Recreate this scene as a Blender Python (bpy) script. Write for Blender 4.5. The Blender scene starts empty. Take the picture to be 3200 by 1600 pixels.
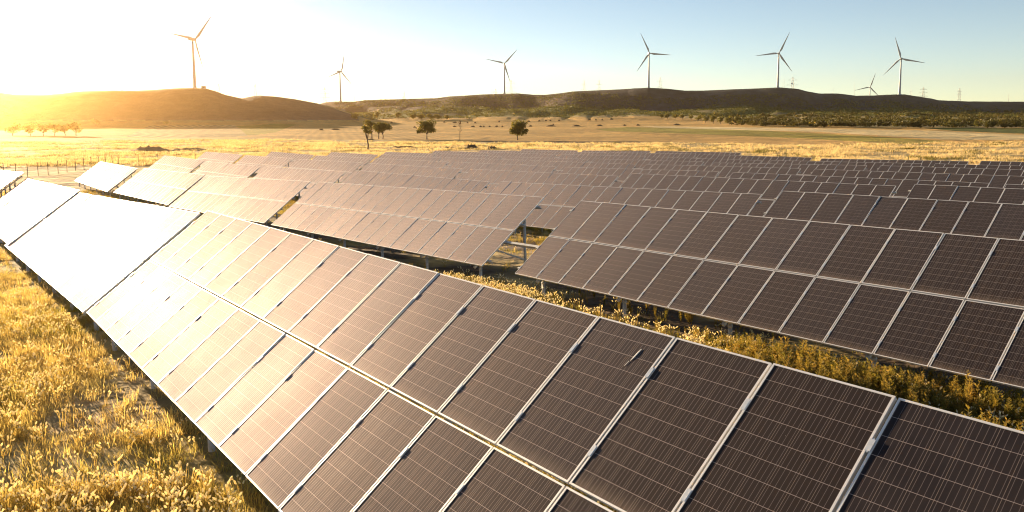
import bpy, math, random
import numpy as np
from mathutils import Matrix, Vector

# ------------------------------------------------------------------ camera, light, exposure
SC = bpy.context.scene
COL = SC.collection
W, HGT = 3200.0, 1600.0                       # photograph size, pixels
F, CX, CY = 2436.76, 1600.0, 652.5            # focal length and principal point, pixels
PITCH, ROLL = 0.1111, -0.00625
EYE = 4.35                                    # eye height above the ground below, metres
SUN_AZ, SUN_EL = math.radians(-40.0), math.radians(7.5)
SUN_E = 5.0
SKY_E = 0.050
EXPO = 1.95

_fw = np.array([0, math.cos(PITCH), -math.sin(PITCH)])
_up = np.array([0, math.sin(PITCH), math.cos(PITCH)])
_rt = np.array([1.0, 0, 0])
RT = _rt * math.cos(ROLL) + _up * math.sin(ROLL)
UP = -_rt * math.sin(ROLL) + _up * math.cos(ROLL)
FW = _fw
cam = bpy.data.cameras.new("camera")
camo = bpy.data.objects.new("camera", cam)
COL.objects.link(camo)
camo.matrix_world = Matrix(((RT[0], UP[0], -FW[0], 0), (RT[1], UP[1], -FW[1], 0), (RT[2], UP[2], -FW[2], EYE), (0, 0, 0, 1)))
cam.sensor_width = 36
cam.lens = F * 36 / W
cam.shift_y = -(HGT / 2 - CY) / W
cam.clip_start, cam.clip_end = 0.1, 20000
SC.camera = camo

world = bpy.data.worlds.new("World")
SC.world = world
world.use_nodes = True
wn = world.node_tree
wn.nodes.clear()
sky = wn.nodes.new("ShaderNodeTexSky")
sky.sky_type = 'NISHITA'
sky.sun_disc = False
sky.sun_elevation = SUN_EL
sky.sun_rotation = SUN_AZ
sky.air_density, sky.dust_density, sky.ozone_density = 0.6, 0.0, 0.35
bg = wn.nodes.new("ShaderNodeBackground")
bg.inputs[1].default_value = SKY_E
wo = wn.nodes.new("ShaderNodeOutputWorld")
wn.links.new(sky.outputs[0], bg.inputs[0])
wn.links.new(bg.outputs[0], wo.inputs[0])

SUN_DIR = Vector((math.sin(SUN_AZ) * math.cos(SUN_EL), math.cos(SUN_AZ) * math.cos(SUN_EL), math.sin(SUN_EL)))
sl = bpy.data.lights.new("sun", 'SUN')
sl.energy = SUN_E
sl.angle = math.radians(0.53)
sl.color = (1.0, 0.77, 0.48)
so = bpy.data.objects.new("sun", sl)
COL.objects.link(so)
so.rotation_euler = SUN_DIR.to_track_quat('Z', 'Y').to_euler()

SC.view_settings.view_transform = 'Standard'
SC.view_settings.look = 'None'
SC.view_settings.gamma = 1
SC.view_settings.use_curve_mapping = False
SC.view_settings.exposure = EXPO
SC.render.engine = 'CYCLES'
SC.cycles.use_denoising = True
try:
    SC.cycles.denoiser = 'OPENIMAGEDENOISE'
except Exception:
    pass
SC.cycles.filter_width = 1.1
SC.cycles.max_bounces = 6
SC.cycles.diffuse_bounces = 3
SC.cycles.glossy_bounces = 3
SC.cycles.transmission_bounces = 3
SC.cycles.volume_bounces = 0
SC.cycles.caustics_reflective = False
SC.cycles.sample_clamp_indirect = 6.0

# ------------------------------------------------------------------ helpers
rng = np.random.default_rng(7)
random.seed(7)


def hash01(ix, iy, seed):
    n = (ix.astype(np.int64) * 374761393 + iy.astype(np.int64) * 668265263 + seed * 974634571) & 0x7fffffff
    n = ((n ^ (n >> 13)) * 1274126177) & 0x7fffffff
    return ((n ^ (n >> 16)) & 0xffff) / 65535.0


def vnoise(x, y, seed=0):
    x = np.asarray(x, float); y = np.asarray(y, float)
    ix, iy = np.floor(x), np.floor(y)
    fx, fy = x - ix, y - iy
    fx = fx * fx * (3 - 2 * fx); fy = fy * fy * (3 - 2 * fy)
    a = hash01(ix, iy, seed); b = hash01(ix + 1, iy, seed)
    c = hash01(ix, iy + 1, seed); d = hash01(ix + 1, iy + 1, seed)
    return (a * (1 - fx) + b * fx) * (1 - fy) + (c * (1 - fx) + d * fx) * fy


def fbm(x, y, seed=0, oct=4):
    s = 0; a = 0.5; t = 0
    for i in range(oct):
        s = s + a * vnoise(x * 2 ** i, y * 2 ** i, seed + i); t += a; a *= 0.5
    return s / t


def tag(o, label=None, cat=None, group=None, kind=None):
    if label: o['label'] = label
    if cat: o['category'] = cat
    if group: o['group'] = group
    if kind: o['kind'] = kind
    return o


def empty(name, loc, rot=(0, 0, 0), label=None, cat=None, group=None):
    o = bpy.data.objects.new(name, None)
    o.empty_display_size = 0.3
    o.location = loc
    o.rotation_euler = rot
    COL.objects.link(o)
    return tag(o, label, cat, group)


def link(name, me, parent=None, loc=(0, 0, 0), rot=(0, 0, 0)):
    o = bpy.data.objects.new(name, me)
    o.location = loc
    o.rotation_euler = rot
    COL.objects.link(o)
    if parent is not None: o.parent = parent
    return o


class MB:
    """collects quads/tris, then makes one mesh"""
    def __init__(self): self.v = []; self.f = []; self.m = []

    def add(self, vs, fs, m=0):
        b = len(self.v)
        self.v += [tuple(p) for p in vs]
        self.f += [tuple(b + i for i in f) for f in fs]
        self.m += [m] * len(fs)

    def box(self, x0, x1, y0, y1, z0, z1, m=0, M=None):
        vs = [Vector((x, y, z)) for z in (z0, z1) for y in (y0, y1) for x in (x0, x1)]
        if M is not None: vs = [M @ p for p in vs]
        self.add(vs, [(0, 2, 3, 1), (4, 5, 7, 6), (0, 1, 5, 4), (2, 6, 7, 3), (0, 4, 6, 2), (1, 3, 7, 5)], m)

    def bar(self, a, b, w, h=None, m=0, up=Vector((0, 0, 1))):
        a = Vector(a); b = Vector(b); h = h or w
        d = (b - a).normalized()
        if abs(d.dot(up)) > 0.98: up = Vector((1, 0, 0))
        s = d.cross(up).normalized(); u = s.cross(d).normalized()
        vs = []
        for p in (a, b):
            for i, j in ((-1, -1), (1, -1), (1, 1), (-1, 1)): vs.append(p + s * i * w / 2 + u * j * h / 2)
        self.add(vs, [(0, 1, 2, 3), (7, 6, 5, 4), (0, 4, 5, 1), (1, 5, 6, 2), (2, 6, 7, 3), (3, 7, 4, 0)], m)

    def tube(self, pts, rad, n=8, m=0, cap=True):
        pts = [Vector(p) for p in pts]; rings = []
        vs = []
        for k, p in enumerate(pts):
            d = (pts[min(k + 1, len(pts) - 1)] - pts[max(k - 1, 0)]).normalized()
            up = Vector((0, 0, 1)) if abs(d.z) < 0.95 else Vector((1, 0, 0))
            s = d.cross(up).normalized(); u = s.cross(d).normalized()
            for i in range(n):
                a = 2 * math.pi * i / n
                vs.append(p + (s * math.cos(a) + u * math.sin(a)) * rad[k])
        fs = []
        for k in range(len(pts) - 1):
            for i in range(n):
                j = (i + 1) % n
                fs.append((k * n + i, k * n + j, (k + 1) * n + j, (k + 1) * n + i))
        if cap:
            fs.append(tuple(range(n))[::-1]); fs.append(tuple((len(pts) - 1) * n + i for i in range(n)))
        self.add(vs, fs, m)

    def mesh(self, name, mats, smooth=False):
        me = bpy.data.meshes.new(name)
        me.from_pydata(self.v, [], self.f)
        for mt in (mats if isinstance(mats, (list, tuple)) else [mats]): me.materials.append(mt)
        if len(set(self.m)) > 1: me.polygons.foreach_set('material_index', self.m)
        if smooth: me.polygons.foreach_set('use_smooth', [True] * len(me.polygons))
        me.update()
        return me


def np_mesh(name, V, Fc, mat, cols=None, smooth=False):
    """V (n,3); Fc (m,k) all polygons with k corners; cols (n,3) linear colours"""
    V = np.asarray(V, np.float32); Fc = np.asarray(Fc, np.int32)
    me = bpy.data.meshes.new(name)
    m, k = Fc.shape
    me.vertices.add(len(V)); me.vertices.foreach_set('co', V.ravel())
    me.loops.add(m * k); me.loops.foreach_set('vertex_index', Fc.ravel())
    me.polygons.add(m)
    me.polygons.foreach_set('loop_start', np.arange(0, m * k, k, dtype=np.int32))
    me.polygons.foreach_set('loop_total', np.full(m, k, np.int32))
    if smooth: me.polygons.foreach_set('use_smooth', np.ones(m, bool))
    if cols is not None:
        at = me.color_attributes.new('Col', 'FLOAT_COLOR', 'POINT')
        c4 = np.ones((len(V), 4), np.float32); c4[:, :3] = cols
        at.data.foreach_set('color', c4.ravel())
    me.materials.append(mat)
    me.update(calc_edges=True)
    me.validate()
    return me


# ------------------------------------------------------------------ terrain (eye-relative heights inside, world z = that + EYE)
PSI, TILT = -0.914616, 0.65105
MH, MGAP = 1.6368, 0.03                       # module height, gap between the two module rows
P0 = np.array([math.cos(PSI), math.sin(PSI)])  # along the rows
Q0 = np.array([-math.sin(PSI), math.cos(PSI)])  # across the rows, away from the camera
CLEAR = 0.62
# tables measured: row, column, height of lower left corner (eye-relative), slope along the row (deg), extra yaw (deg)
TAB = """A2 -5.55 2.2 0;A3 -5.17 1.53 .17;A4 -4.83 2.24 .08;A5 -4.0 .23 -.06;
B1 -6.5 .6 0;B2 -6.07 .04 -.18;B3 -5.96 1.03 .34;B4 -5.68 1.94 .46;B5 -5.01 1.61 .26;B6 -4.47 .98 -1.08;
C1 -6.30 -.15 .4;C2 -6.43 .54 -.2;C3 -6.25 1.17 -.24;C4 -5.72 .34 .3;C5 -5.53 1.57 0;C6 -4.83 .9 0;C7 -4.5 .6 0;
D0 -6.61 .09 .3;D1 -6.61 .4 0;D2 -6.53 .72 .1;D3 -6.33 .63 0;D4 -6.10 .98 0;D5 -5.54 .77 0;D6 -5.16 .8 0;D7 -4.9 .6 0;
E0 -6.9 -.3 .3;E1 -6.99 .55 .2;E2 -6.79 .54 -.1;E3 -6.59 .67 0;E4 -6.37 1.31 .2;E5 -5.96 .68 .1;E6 -5.75 .7 0;E7 -5.4 .7 0;
F0 -7.31 .15 0;F1 -7.18 .11 .1;F2 -7.07 .86 0;F3 -6.81 .76 0;F4 -6.53 1.1 .2;F5 -6.18 .7 0;F6 -5.95 .7 0;
G0 -7.6 .6 .2;G1 -7.37 .09 0;G2 -7.31 .74 0;G3 -6.98 .83 .1;G4 -6.77 1.3 .1;G5 -6.31 .6 0;G6 -6.1 .6 0;
H0 -7.63 .22 .1;H1 -7.47 .36 0;H2 -7.28 .75 .1;H3 -7.07 .35 .1;H4 -6.88 .9 .1;H5 -6.55 .6 0;H6 -6.3 .6 0;
I0 -7.88 .66 0;I1 -7.65 .94 0;I2 -7.31 .9 .2;I3 -7.09 .41 .1;I4 -7.04 .9 .2;I5 -6.67 .6 0;I6 -6.4 .6 0;
J0 -7.94 .52 0;J1 -7.74 1.1 .2;J2 -7.35 .6 .2"""
EJ = [-133.7, -114.4, -95.0, -75.7, -56.3, -37.0, -18.1, 1.3]
EX = {'A2': -73.4, 'A3': -54.2, 'A4': -37.16, 'A5': -18.54, 'B1': -115.4, 'B2': -96.1, 'B3': -75.76, 'B4': -57.09, 'B5': -37.77, 'B6': -18.0}
QK = dict(A=2.75, B=13.95, C=25.1, D=36.25, E=47.35, F=58.6, G=69.8, H=80.95, I=92.1, J=103.3)
TABLES = []
for s in TAB.replace('\n', '').split(';'):
    k, z, sl_, yw = s.split()
    e = EX.get(k, EJ[int(k[1])])
    if k == 'B1': continue
    TABLES.append(dict(k=k, row=k[0], e=e, q=QK[k[0]], z=float(z), s=math.radians(float(sl_)), y=math.radians(float(yw))))
TABLES = [t for t in TABLES if not (t['row'] == 'C' and t['k'] == 'C0')]
_E, _Q, _Z = [], [], []
for t in TABLES:
    for a in (0, 6, 12, 18):
        _E.append(t['e'] + a); _Q.append(t['q'] + 0.4); _Z.append(t['z'] + a * math.sin(t['s']) - CLEAR)
_E, _Q, _Z = map(np.array, (_E, _Q, _Z))


def _terms(e, q):
    e = e / 60.0; q = q / 60.0
    return np.stack([e ** i * q ** j for i in range(4) for j in range(4 - i)], -1)


_co = np.linalg.lstsq(_terms(_E, _Q), _Z, rcond=None)[0]
_res = _Z - _terms(_E, _Q) @ _co


def z_farm(e, q):
    ec = np.clip(e, -140, 22); qc = np.clip(q, -3, 108)
    z = _terms(ec, qc) @ _co
    num = np.zeros_like(z); den = np.full_like(z, 0.05)
    for a, b, r in zip(_E, _Q, _res):
        w = np.exp(-((ec - a) ** 2 / 30.0 + (qc - b) ** 2 / 22.0)); num += w * r; den += w
    return z + num / den


PL_D = np.array([0, 120, 200, 300, 400, 600, 800, 1000, 1200, 1500, 2000, 9000.0])
PL_Z = np.array([-7.6, -7.8, -8.2, -8.3, -8.0, -6.6, -4.2, -1.2, 2.5, 8, 14, 20.0])
SKL = np.array([(-1500, 320), (-600, 292), (-100, 283), (0, 290), (50, 296), (130, 297.5), (190, 293), (240, 286.5), (350, 283), (420, 284), (480, 281.5), (520, 278), (560, 276), (600, 275.5), (645, 277), (675, 286), (705, 297), (755, 308), (790, 301), (815, 299), (860, 302), (920, 310), (990, 323), (1040, 335), (1085, 349), (1150, 372), (1250, 384), (1500, 395)], float)
SKR = np.array([(500, 372), (900, 345), (985, 329), (1017, 320), (1047, 317.5), (1107, 318), (1141, 313.5), (1213, 311), (1324, 308), (1363, 307), (1405, 301.5), (1461, 298.5), (1500, 295.6), (1576, 293), (1619, 292), (1666, 296), (1704, 296.4), (1747, 292), (1790, 286), (1837, 283.6), (1939, 279), (1982, 276), (2025, 274), (2067, 276), (2084, 277), (2140, 283), (2196, 283), (2289, 279), (2373, 276), (2433, 273), (2466, 275), (2494, 278), (2526, 286), (2559, 292), (2620, 292), (2675, 299), (2736, 298), (2773, 295.5), (2829, 294.5), (2852, 299), (2908, 307), (2932, 313), (3025, 316.6), (3200, 317.5), (3600, 320), (5000, 345)], float)
CRD = np.array([(500, 1800), (900, 1750), (1064, 1735), (1576, 1695), (2028, 1516), (2432, 1518), (2811, 1610), (3200, 1690), (5000, 1750)], float)


def ray(u, v):
    d = FW * F + RT * (u - CX) - UP * (v - CY)
    return d / np.linalg.norm(d)


def _crest(sk, dist):
    """skyline points as azimuth, ridge distance and ridge height"""
    az, R, Z = [], [], []
    for u, v in sk:
        d = ray(u, v); h = math.hypot(d[0], d[1]); r = dist(u)
        az.append(math.atan2(d[0], d[1])); R.append(r); Z.append(d[2] / h * r)
    return np.array(az), np.array(R), np.array(Z)


CL = _crest(SKL, lambda u: 1135.0 + max(0, u - 700) * 0.25)
CR = _crest(SKR, lambda u: float(np.interp(u, CRD[:, 0], CRD[:, 1])))


def z_rel(x, y):
    """ground height relative to the eye"""
    x = np.asarray(x, float); y = np.asarray(y, float)
    e = x * P0[0] + y * P0[1]; q = x * Q0[0] + y * Q0[1]
    d = np.hypot(x, y); az = np.arctan2(x, y)
    plain = np.interp(d, PL_D, PL_Z)
    plain = plain + (fbm(x / 90, y / 90, 3, 3) - 0.5) * np.clip((d - 150) / 400, 0, 1) * 1.6
    out = np.maximum(np.maximum(-145 - e, e - 24) / 60, np.maximum(-30 - q, q - 108) / 45)
    w = np.clip(out, 0, 1); w = w * w * (3 - 2 * w)
    z = z_farm(e, q) * (1 - w) + plain * w if np.any(w < 1) else plain
    z = z + (fbm(x / 2.2, y / 2.2, 11, 3) - 0.5) * 0.14 * (d < 400)
    front = np.abs(az) < 1.45
    for (A, R, Zc), d0, sd in ((CL, 830.0, 21), (CR, 1020.0, 41)):
        rc = np.interp(az, A, R); zc = np.interp(az, A, Zc)
        arc = az * rc
        s = np.clip((d - d0) / (rc - d0), 0, 1)
        if sd == 21:
            p = np.sin(np.pi / 2 * s) ** 2.2
        else:                                     # long scrub apron, then the steeper hill
            run = np.interp(az, [-0.2, 0.08, 0.17, 0.7], [330, 280, 165, 155])
            s2 = np.clip((d - (rc - run)) / run, 0, 1)
            ap = np.interp(az, [-0.2, 0.05, 0.17, 0.7], [0.46, 0.50, 0.34, 0.30])
            p = ap * np.clip((d - d0) / (rc - run - d0), 0, 1) ** 1.1 + (1 - ap) * (s2 * s2 * (3 - 2 * s2))
        g = 1 - np.abs(2 * fbm(arc / 150 + 0.8 * vnoise(d / 130, arc / 300, 5), d / 620, sd, 3) - 1)
        g2 = 1 - np.abs(2 * fbm(arc / 50, d / 210, sd + 9, 3) - 1)
        cut = (g ** 3 * 10 + g2 ** 2 * 4) * np.clip(p * (1 - p) * 4, 0, 1)
        if sd == 21: cut = cut * 0.35
        hz = zc * p + plain * (1 - p) - cut
        over = np.clip(d - rc, 0, 1e9)
        hz = np.where(d > rc, zc - over * 0.10 - (over / 300) ** 2 * 8, hz)
        hz = np.where(front, hz, -50)
        z = np.maximum(z, np.maximum(hz, -50))
    return z


def gz(x, y):
    return float(z_rel(np.array([x]), np.array([y]))[0]) + EYE


_DD = np.concatenate([np.arange(4, 60, 0.25), np.geomspace(60, 3000, 2200)])


def ground_at(u, v):
    """where the line of sight of a photo pixel meets the ground (used to survey positions)"""
    d = ray(u, v); h = math.hypot(d[0], d[1])
    xs, ys = d[0] / h * _DD, d[1] / h * _DD
    below = z_rel(xs, ys) >= d[2] / h * _DD
    i = int(np.argmax(below)) if below.any() else len(_DD) - 1
    return xs[i], ys[i], float(z_rel(xs[i:i + 1], ys[i:i + 1])[0]) + EYE


def project(x, y, z):
    """pixel of world points"""
    X = np.stack([np.asarray(x, float), np.asarray(y, float), np.asarray(z, float) - EYE], -1)
    dep = X @ FW
    dep = np.where(dep < 0.05, 0.05, dep)
    return CX + F * (X @ RT) / dep, CY - F * (X @ UP) / dep, X @ FW


# ------------------------------------------------------------------ materials
def mat(name):
    m = bpy.data.materials.new(name)
    m.use_nodes = True
    nt = m.node_tree
    nt.nodes.clear()
    out = nt.nodes.new("ShaderNodeOutputMaterial")
    return m, nt, out


def N(nt, t, **kw):
    n = nt.nodes.new(t)
    for k, v in kw.items():
        if k == 'ins':
            for a, b in v.items(): n.inputs[a].default_value = b
        else: setattr(n, k, v)
    return n


def L(nt, a, b): nt.links.new(a, b)


def math_n(nt, op, a, b=None, clamp=False):
    n = N(nt, "ShaderNodeMath", operation=op, use_clamp=clamp)
    for i, s in enumerate((a, b)):
        if s is None: continue
        if isinstance(s, (int, float)): n.inputs[i].default_value = s
        else: L(nt, s, n.inputs[i])
    return n.outputs[0]


def mixc(nt, fac, a, b, blend='MIX'):
    n = N(nt, "ShaderNodeMix", data_type='RGBA', blend_type=blend)
    for i, s in ((0, fac), (6, a), (7, b)):
        if isinstance(s, (int, float)): n.inputs[i].default_value = s
        elif isinstance(s, tuple): n.inputs[i].default_value = (*s, 1) if len(s) == 3 else s
        else: L(nt, s, n.inputs[i])
    return n.outputs[2]


def simple(name, col, rough=0.6, metal=0.0, var=0.12, scale=6.0, spec=0.5):
    m, nt, out = mat(name)
    p = N(nt, "ShaderNodeBsdfPrincipled", ins={'Roughness': rough, 'Metallic': metal, 'Specular IOR Level': spec})
    tc = N(nt, "ShaderNodeTexCoord")
    no = N(nt, "ShaderNodeTexNoise", ins={'Scale': scale, 'Detail': 4.0})
    L(nt, tc.outputs['Object'], no.inputs['Vector'])
    mr = N(nt, "ShaderNodeMapRange", ins={'From Min': 0.3, 'From Max': 0.7, 'To Min': 1 - var, 'To Max': 1 + var})
    L(nt, no.outputs[0], mr.inputs[0])
    v = N(nt, "ShaderNodeVectorMath", operation='SCALE')
    v.inputs[0].default_value = col
    L(nt, mr.outputs[0], v.inputs['Scale'])
    L(nt, v.outputs[0], p.inputs['Base Color'])
    L(nt, p.outputs[0], out.inputs[0])
    return m


def foliage(name, rough=0.7, trans=0.35, tint=(1.25, 1.1, 0.5)):
    """vertex-coloured leaves or grass: diffuse plus light passing through"""
    m, nt, out = mat(name)
    at = N(nt, "ShaderNodeAttribute", attribute_name='Col')
    d = N(nt, "ShaderNodeBsdfPrincipled", ins={'Roughness': rough, 'Specular IOR Level': 0.25})
    t = N(nt, "ShaderNodeBsdfTranslucent")
    L(nt, at.outputs['Color'], d.inputs['Base Color'])
    v = N(nt, "ShaderNodeVectorMath", operation='MULTIPLY')
    L(nt, at.outputs['Color'], v.inputs[0]); v.inputs[1].default_value = tint
    L(nt, v.outputs[0], t.inputs['Color'])
    mx = N(nt, "ShaderNodeMixShader", ins={0: trans})
    L(nt, d.outputs[0], mx.inputs[1]); L(nt, t.outputs[0], mx.inputs[2])
    L(nt, mx.outputs[0], out.inputs[0])
    return m


def ground_material():
    m, nt, out = mat('ground_soil')
    at = N(nt, "ShaderNodeAttribute", attribute_name='Col')
    geo = N(nt, "ShaderNodeNewGeometry")
    p = N(nt, "ShaderNodeBsdfPrincipled", ins={'Roughness': 0.95, 'Specular IOR Level': 0.1})
    col = at.outputs['Color']
    for sc_, lo, hi, det in ((0.9, 0.72, 1.25, 6.0), (0.07, 0.68, 1.28, 6.0), (0.012, 0.85, 1.15, 4.0)):
        no = N(nt, "ShaderNodeTexNoise", ins={'Scale': sc_, 'Detail': det, 'Roughness': 0.65})
        L(nt, geo.outputs['Position'], no.inputs['Vector'])
        mr = N(nt, "ShaderNodeMapRange", ins={'From Min': 0.3, 'From Max': 0.7, 'To Min': lo, 'To Max': hi})
        L(nt, no.outputs[0], mr.inputs[0])
        v = N(nt, "ShaderNodeVectorMath", operation='SCALE')
        L(nt, col, v.inputs[0]); L(nt, mr.outputs[0], v.inputs['Scale'])
        col = v.outputs[0]
    L(nt, col, p.inputs['Base Color'])
    no = N(nt, "ShaderNodeTexNoise", ins={'Scale': 3.0, 'Detail': 8.0, 'Roughness': 0.7})
    L(nt, geo.outputs['Position'], no.inputs['Vector'])
    no2 = N(nt, "ShaderNodeTexNoise", ins={'Scale': 0.12, 'Detail': 6.0, 'Roughness': 0.6})
    L(nt, geo.outputs['Position'], no2.inputs['Vector'])
    b1 = N(nt, "ShaderNodeBump", ins={'Strength': 0.7, 'Distance': 0.05})
    L(nt, no.outputs[0], b1.inputs['Height'])
    b2 = N(nt, "ShaderNodeBump", ins={'Strength': 0.8, 'Distance': 2.4})
    L(nt, no2.outputs[0], b2.inputs['Height']); L(nt, b1.outputs[0], b2.inputs['Normal'])
    L(nt, b2.outputs[0], p.inputs['Normal'])
    L(nt, p.outputs[0], out.inputs[0])
    return m


def panel_material():
    """dark cells under dusty glass: cell rows, busbars, a dust line along the lower edge"""
    m, nt, out = mat('panel_glass')
    uv = N(nt, "ShaderNodeUVMap", uv_map='UVMap')
    sp = N(nt, "ShaderNodeSeparateXYZ")
    L(nt, uv.outputs[0], sp.inputs[0])
    u, v = sp.outputs[0], sp.outputs[1]

    def line(c, n, off, w):
        a = math_n(nt, 'MULTIPLY_ADD', c, n); a.node.inputs[2].default_value = off
        a = math_n(nt, 'FRACT', a)
        a = math_n(nt, 'SUBTRACT', a, 0.5)
        a = math_n(nt, 'ABSOLUTE', a)
        return math_n(nt, 'LESS_THAN', a, w)
    bus = line(u, 24.0, 0.0, 0.05)
    cols = line(u, 6.0, 0.5, 0.012)
    rows = line(v, 10.0, 0.5, 0.014)
    oi = N(nt, "ShaderNodeObjectInfo")
    r = oi.outputs['Random']
    cell = mixc(nt, r, (0.0105, 0.0060, 0.0048), (0.0052, 0.0046, 0.0080))
    tc = N(nt, "ShaderNodeTexCoord")
    no = N(nt, "ShaderNodeTexNoise", ins={'Scale': 2.3, 'Detail': 5.0, 'Roughness': 0.6})
    comb = N(nt, "ShaderNodeVectorMath", operation='ADD')
    L(nt, tc.outputs['Object'], comb.inputs[0])
    cx = N(nt, "ShaderNodeCombineXYZ"); sr = math_n(nt, 'MULTIPLY', r, 40.0); L(nt, sr, cx.inputs[0])
    L(nt, cx.outputs[0], comb.inputs[1])
    L(nt, comb.outputs[0], no.inputs['Vector'])
    mr = N(nt, "ShaderNodeMapRange", ins={'From Min': 0.3, 'From Max': 0.75, 'To Min': 0.0, 'To Max': 0.014})
    L(nt, no.outputs[0], mr.inputs[0])
    r3 = math_n(nt, 'POWER', r, 4.0); r3 = math_n(nt, 'MULTIPLY', r3, 4.5); r3 = math_n(nt, 'ADD', r3, 0.4)
    col = mixc(nt, math_n(nt, 'MULTIPLY', mr.outputs[0], r3), cell, (0.30, 0.22, 0.18))
    col = mixc(nt, math_n(nt, 'MULTIPLY', bus, 0.42), col, (0.15, 0.115, 0.105))
    col = mixc(nt, math_n(nt, 'MULTIPLY', cols, 0.7), col, (0.22, 0.17, 0.14))
    col = mixc(nt, math_n(nt, 'MULTIPLY', rows, 0.75), col, (0.32, 0.26, 0.24))
    # dust that has run down and dried along the lower edge
    ns = N(nt, "ShaderNodeTexNoise", ins={'Scale': 30.0, 'Detail': 3.0})
    mp = N(nt, "ShaderNodeMapping"); mp.inputs['Scale'].default_value = (1, 0.06, 1)
    L(nt, comb.outputs[0], mp.inputs[0]); L(nt, mp.outputs[0], ns.inputs['Vector'])
    e = N(nt, "ShaderNodeMapRange", ins={'From Min': 0.0, 'From Max': 0.13, 'To Min': 1.0, 'To Max': 0.0})
    L(nt, v, e.inputs[0])
    e2 = math_n(nt, 'POWER', e.outputs[0], 2.0)
    e3 = math_n(nt, 'MULTIPLY', e2, ns.outputs[0]); e3 = math_n(nt, 'MULTIPLY', e3, 0.65)
    col = mixc(nt, e3, col, (0.34, 0.25, 0.18))
    vo = N(nt, "ShaderNodeTexVoronoi", ins={'Scale': 4.0, 'Randomness': 1.0})
    L(nt, comb.outputs[0], vo.inputs['Vector'])
    wn_ = N(nt, "ShaderNodeSeparateColor"); L(nt, vo.outputs['Color'], wn_.inputs[0])
    sz = math_n(nt, 'MULTIPLY', wn_.outputs[0], 0.035); sz = math_n(nt, 'SUBTRACT', sz, 0.012)
    spot = math_n(nt, 'LESS_THAN', vo.outputs['Distance'], sz)
    col = mixc(nt, math_n(nt, 'MULTIPLY', spot, 0.35), col, (0.45, 0.40, 0.36))
    p = N(nt, "ShaderNodeBsdfPrincipled", ins={'Specular IOR Level': 0.0, 'Roughness': 0.6, 'Sheen Weight': 0.0, 'Sheen Roughness': 0.4, 'Sheen Tint': (1.0, 0.88, 0.82, 1)})
    L(nt, col, p.inputs['Base Color'])
    # wide lobe raised and tinted pink for the sun veil, plus a narrower glass lobe
    rv = math_n(nt, 'MULTIPLY', r, 0.05)
    rr = N(nt, "ShaderNodeMapRange", ins={'From Min': 0.0, 'From Max': 1.0, 'To Min': 0.63, 'To Max': 0.73})
    L(nt, no.outputs[0], rr.inputs[0])
    fr = N(nt, "ShaderNodeFresnel", ins={'IOR': 1.25})
    k = math_n(nt, 'SUBTRACT', fr.outputs[0], 0.010, clamp=True); k = math_n(nt, 'MINIMUM', k, 0.055); k = math_n(nt, 'MULTIPLY', k, 3.7); k = math_n(nt, 'ADD', k, 0.016)
    kb = math_n(nt, 'MULTIPLY', bus, 1.6); kb = math_n(nt, 'ADD', kb, 1.0); k = math_n(nt, 'MULTIPLY', k, kb, clamp=True)   # the metal ribbons glint
    sc_ = N(nt, "ShaderNodeVectorMath", operation='SCALE'); sc_.inputs[0].default_value = (1.0, 0.865, 0.865)
    L(nt, k, sc_.inputs['Scale'])
    g1 = N(nt, "ShaderNodeBsdfGlossy")
    L(nt, sc_.outputs[0], g1.inputs['Color'])
    L(nt, math_n(nt, 'ADD', rr.outputs[0], rv), g1.inputs['Roughness'])
    g2 = N(nt, "ShaderNodeBsdfGlossy", ins={'Color': (0.0022, 0.0022, 0.0022, 1), 'Roughness': 0.28})
    a1 = N(nt, "ShaderNodeAddShader"); a2 = N(nt, "ShaderNodeAddShader")
    L(nt, g1.outputs[0], a1.inputs[0]); L(nt, g2.outputs[0], a1.inputs[1])
    L(nt, p.outputs[0], a2.inputs[0]); L(nt, a1.outputs[0], a2.inputs[1])
    L(nt, a2.outputs[0], out.inputs[0])
    return m


M_GROUND = ground_material()
M_GLASS = panel_material()
M_FRAME = simple('anodised_aluminium', (0.80, 0.77, 0.75), 0.45, 0.25, 0.06, 9)
M_CLAMP = simple('clamp_aluminium', (0.62, 0.65, 0.70), 0.4, 0.25, 0.1, 20)
M_STEEL = simple('galvanised_steel', (0.52, 0.50, 0.47), 0.55, 0.2, 0.2, 12)
M_BACK = simple('panel_backsheet', (0.55, 0.54, 0.52), 0.7, 0, 0.05)
M_GRASS = foliage('grass_blades', 0.7, 0.55, (1.2, 1.1, 0.75))
M_LEAF = foliage('tree_leaves', 0.65, 0.3, (1.3, 1.2, 0.5))
M_BARK = simple('tree_bark', (0.10, 0.07, 0.05), 0.9, 0, 0.3, 3)
M_TURB = simple('turbine_paint', (0.45, 0.47, 0.49), 0.5, 0, 0.04, 0.2)  # white paint greyed down for the backlit side facing the camera
M_LATT = simple('lattice_steel', (0.40, 0.40, 0.40), 0.6, 0.3, 0.1)
M_POST = simple('fence_steel', (0.30, 0.22, 0.14), 0.8, 0.2, 0.2)
M_MOUND = simple('mound_earth', (0.13, 0.085, 0.05), 0.95, 0, 0.4, 0.9)
M_BANK = simple('bank_earth', (0.36, 0.24, 0.13), 0.95, 0, 0.3, 0.9)  # lighter than mound_earth, bleached to carry the sun haze on the left
M_HUT = simple('hut_plaster', (0.35, 0.30, 0.26), 0.9, 0, 0.1, 1)
M_DARK = simple('dark_steel', (0.06, 0.055, 0.05), 0.6, 0.2, 0.2)

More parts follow.
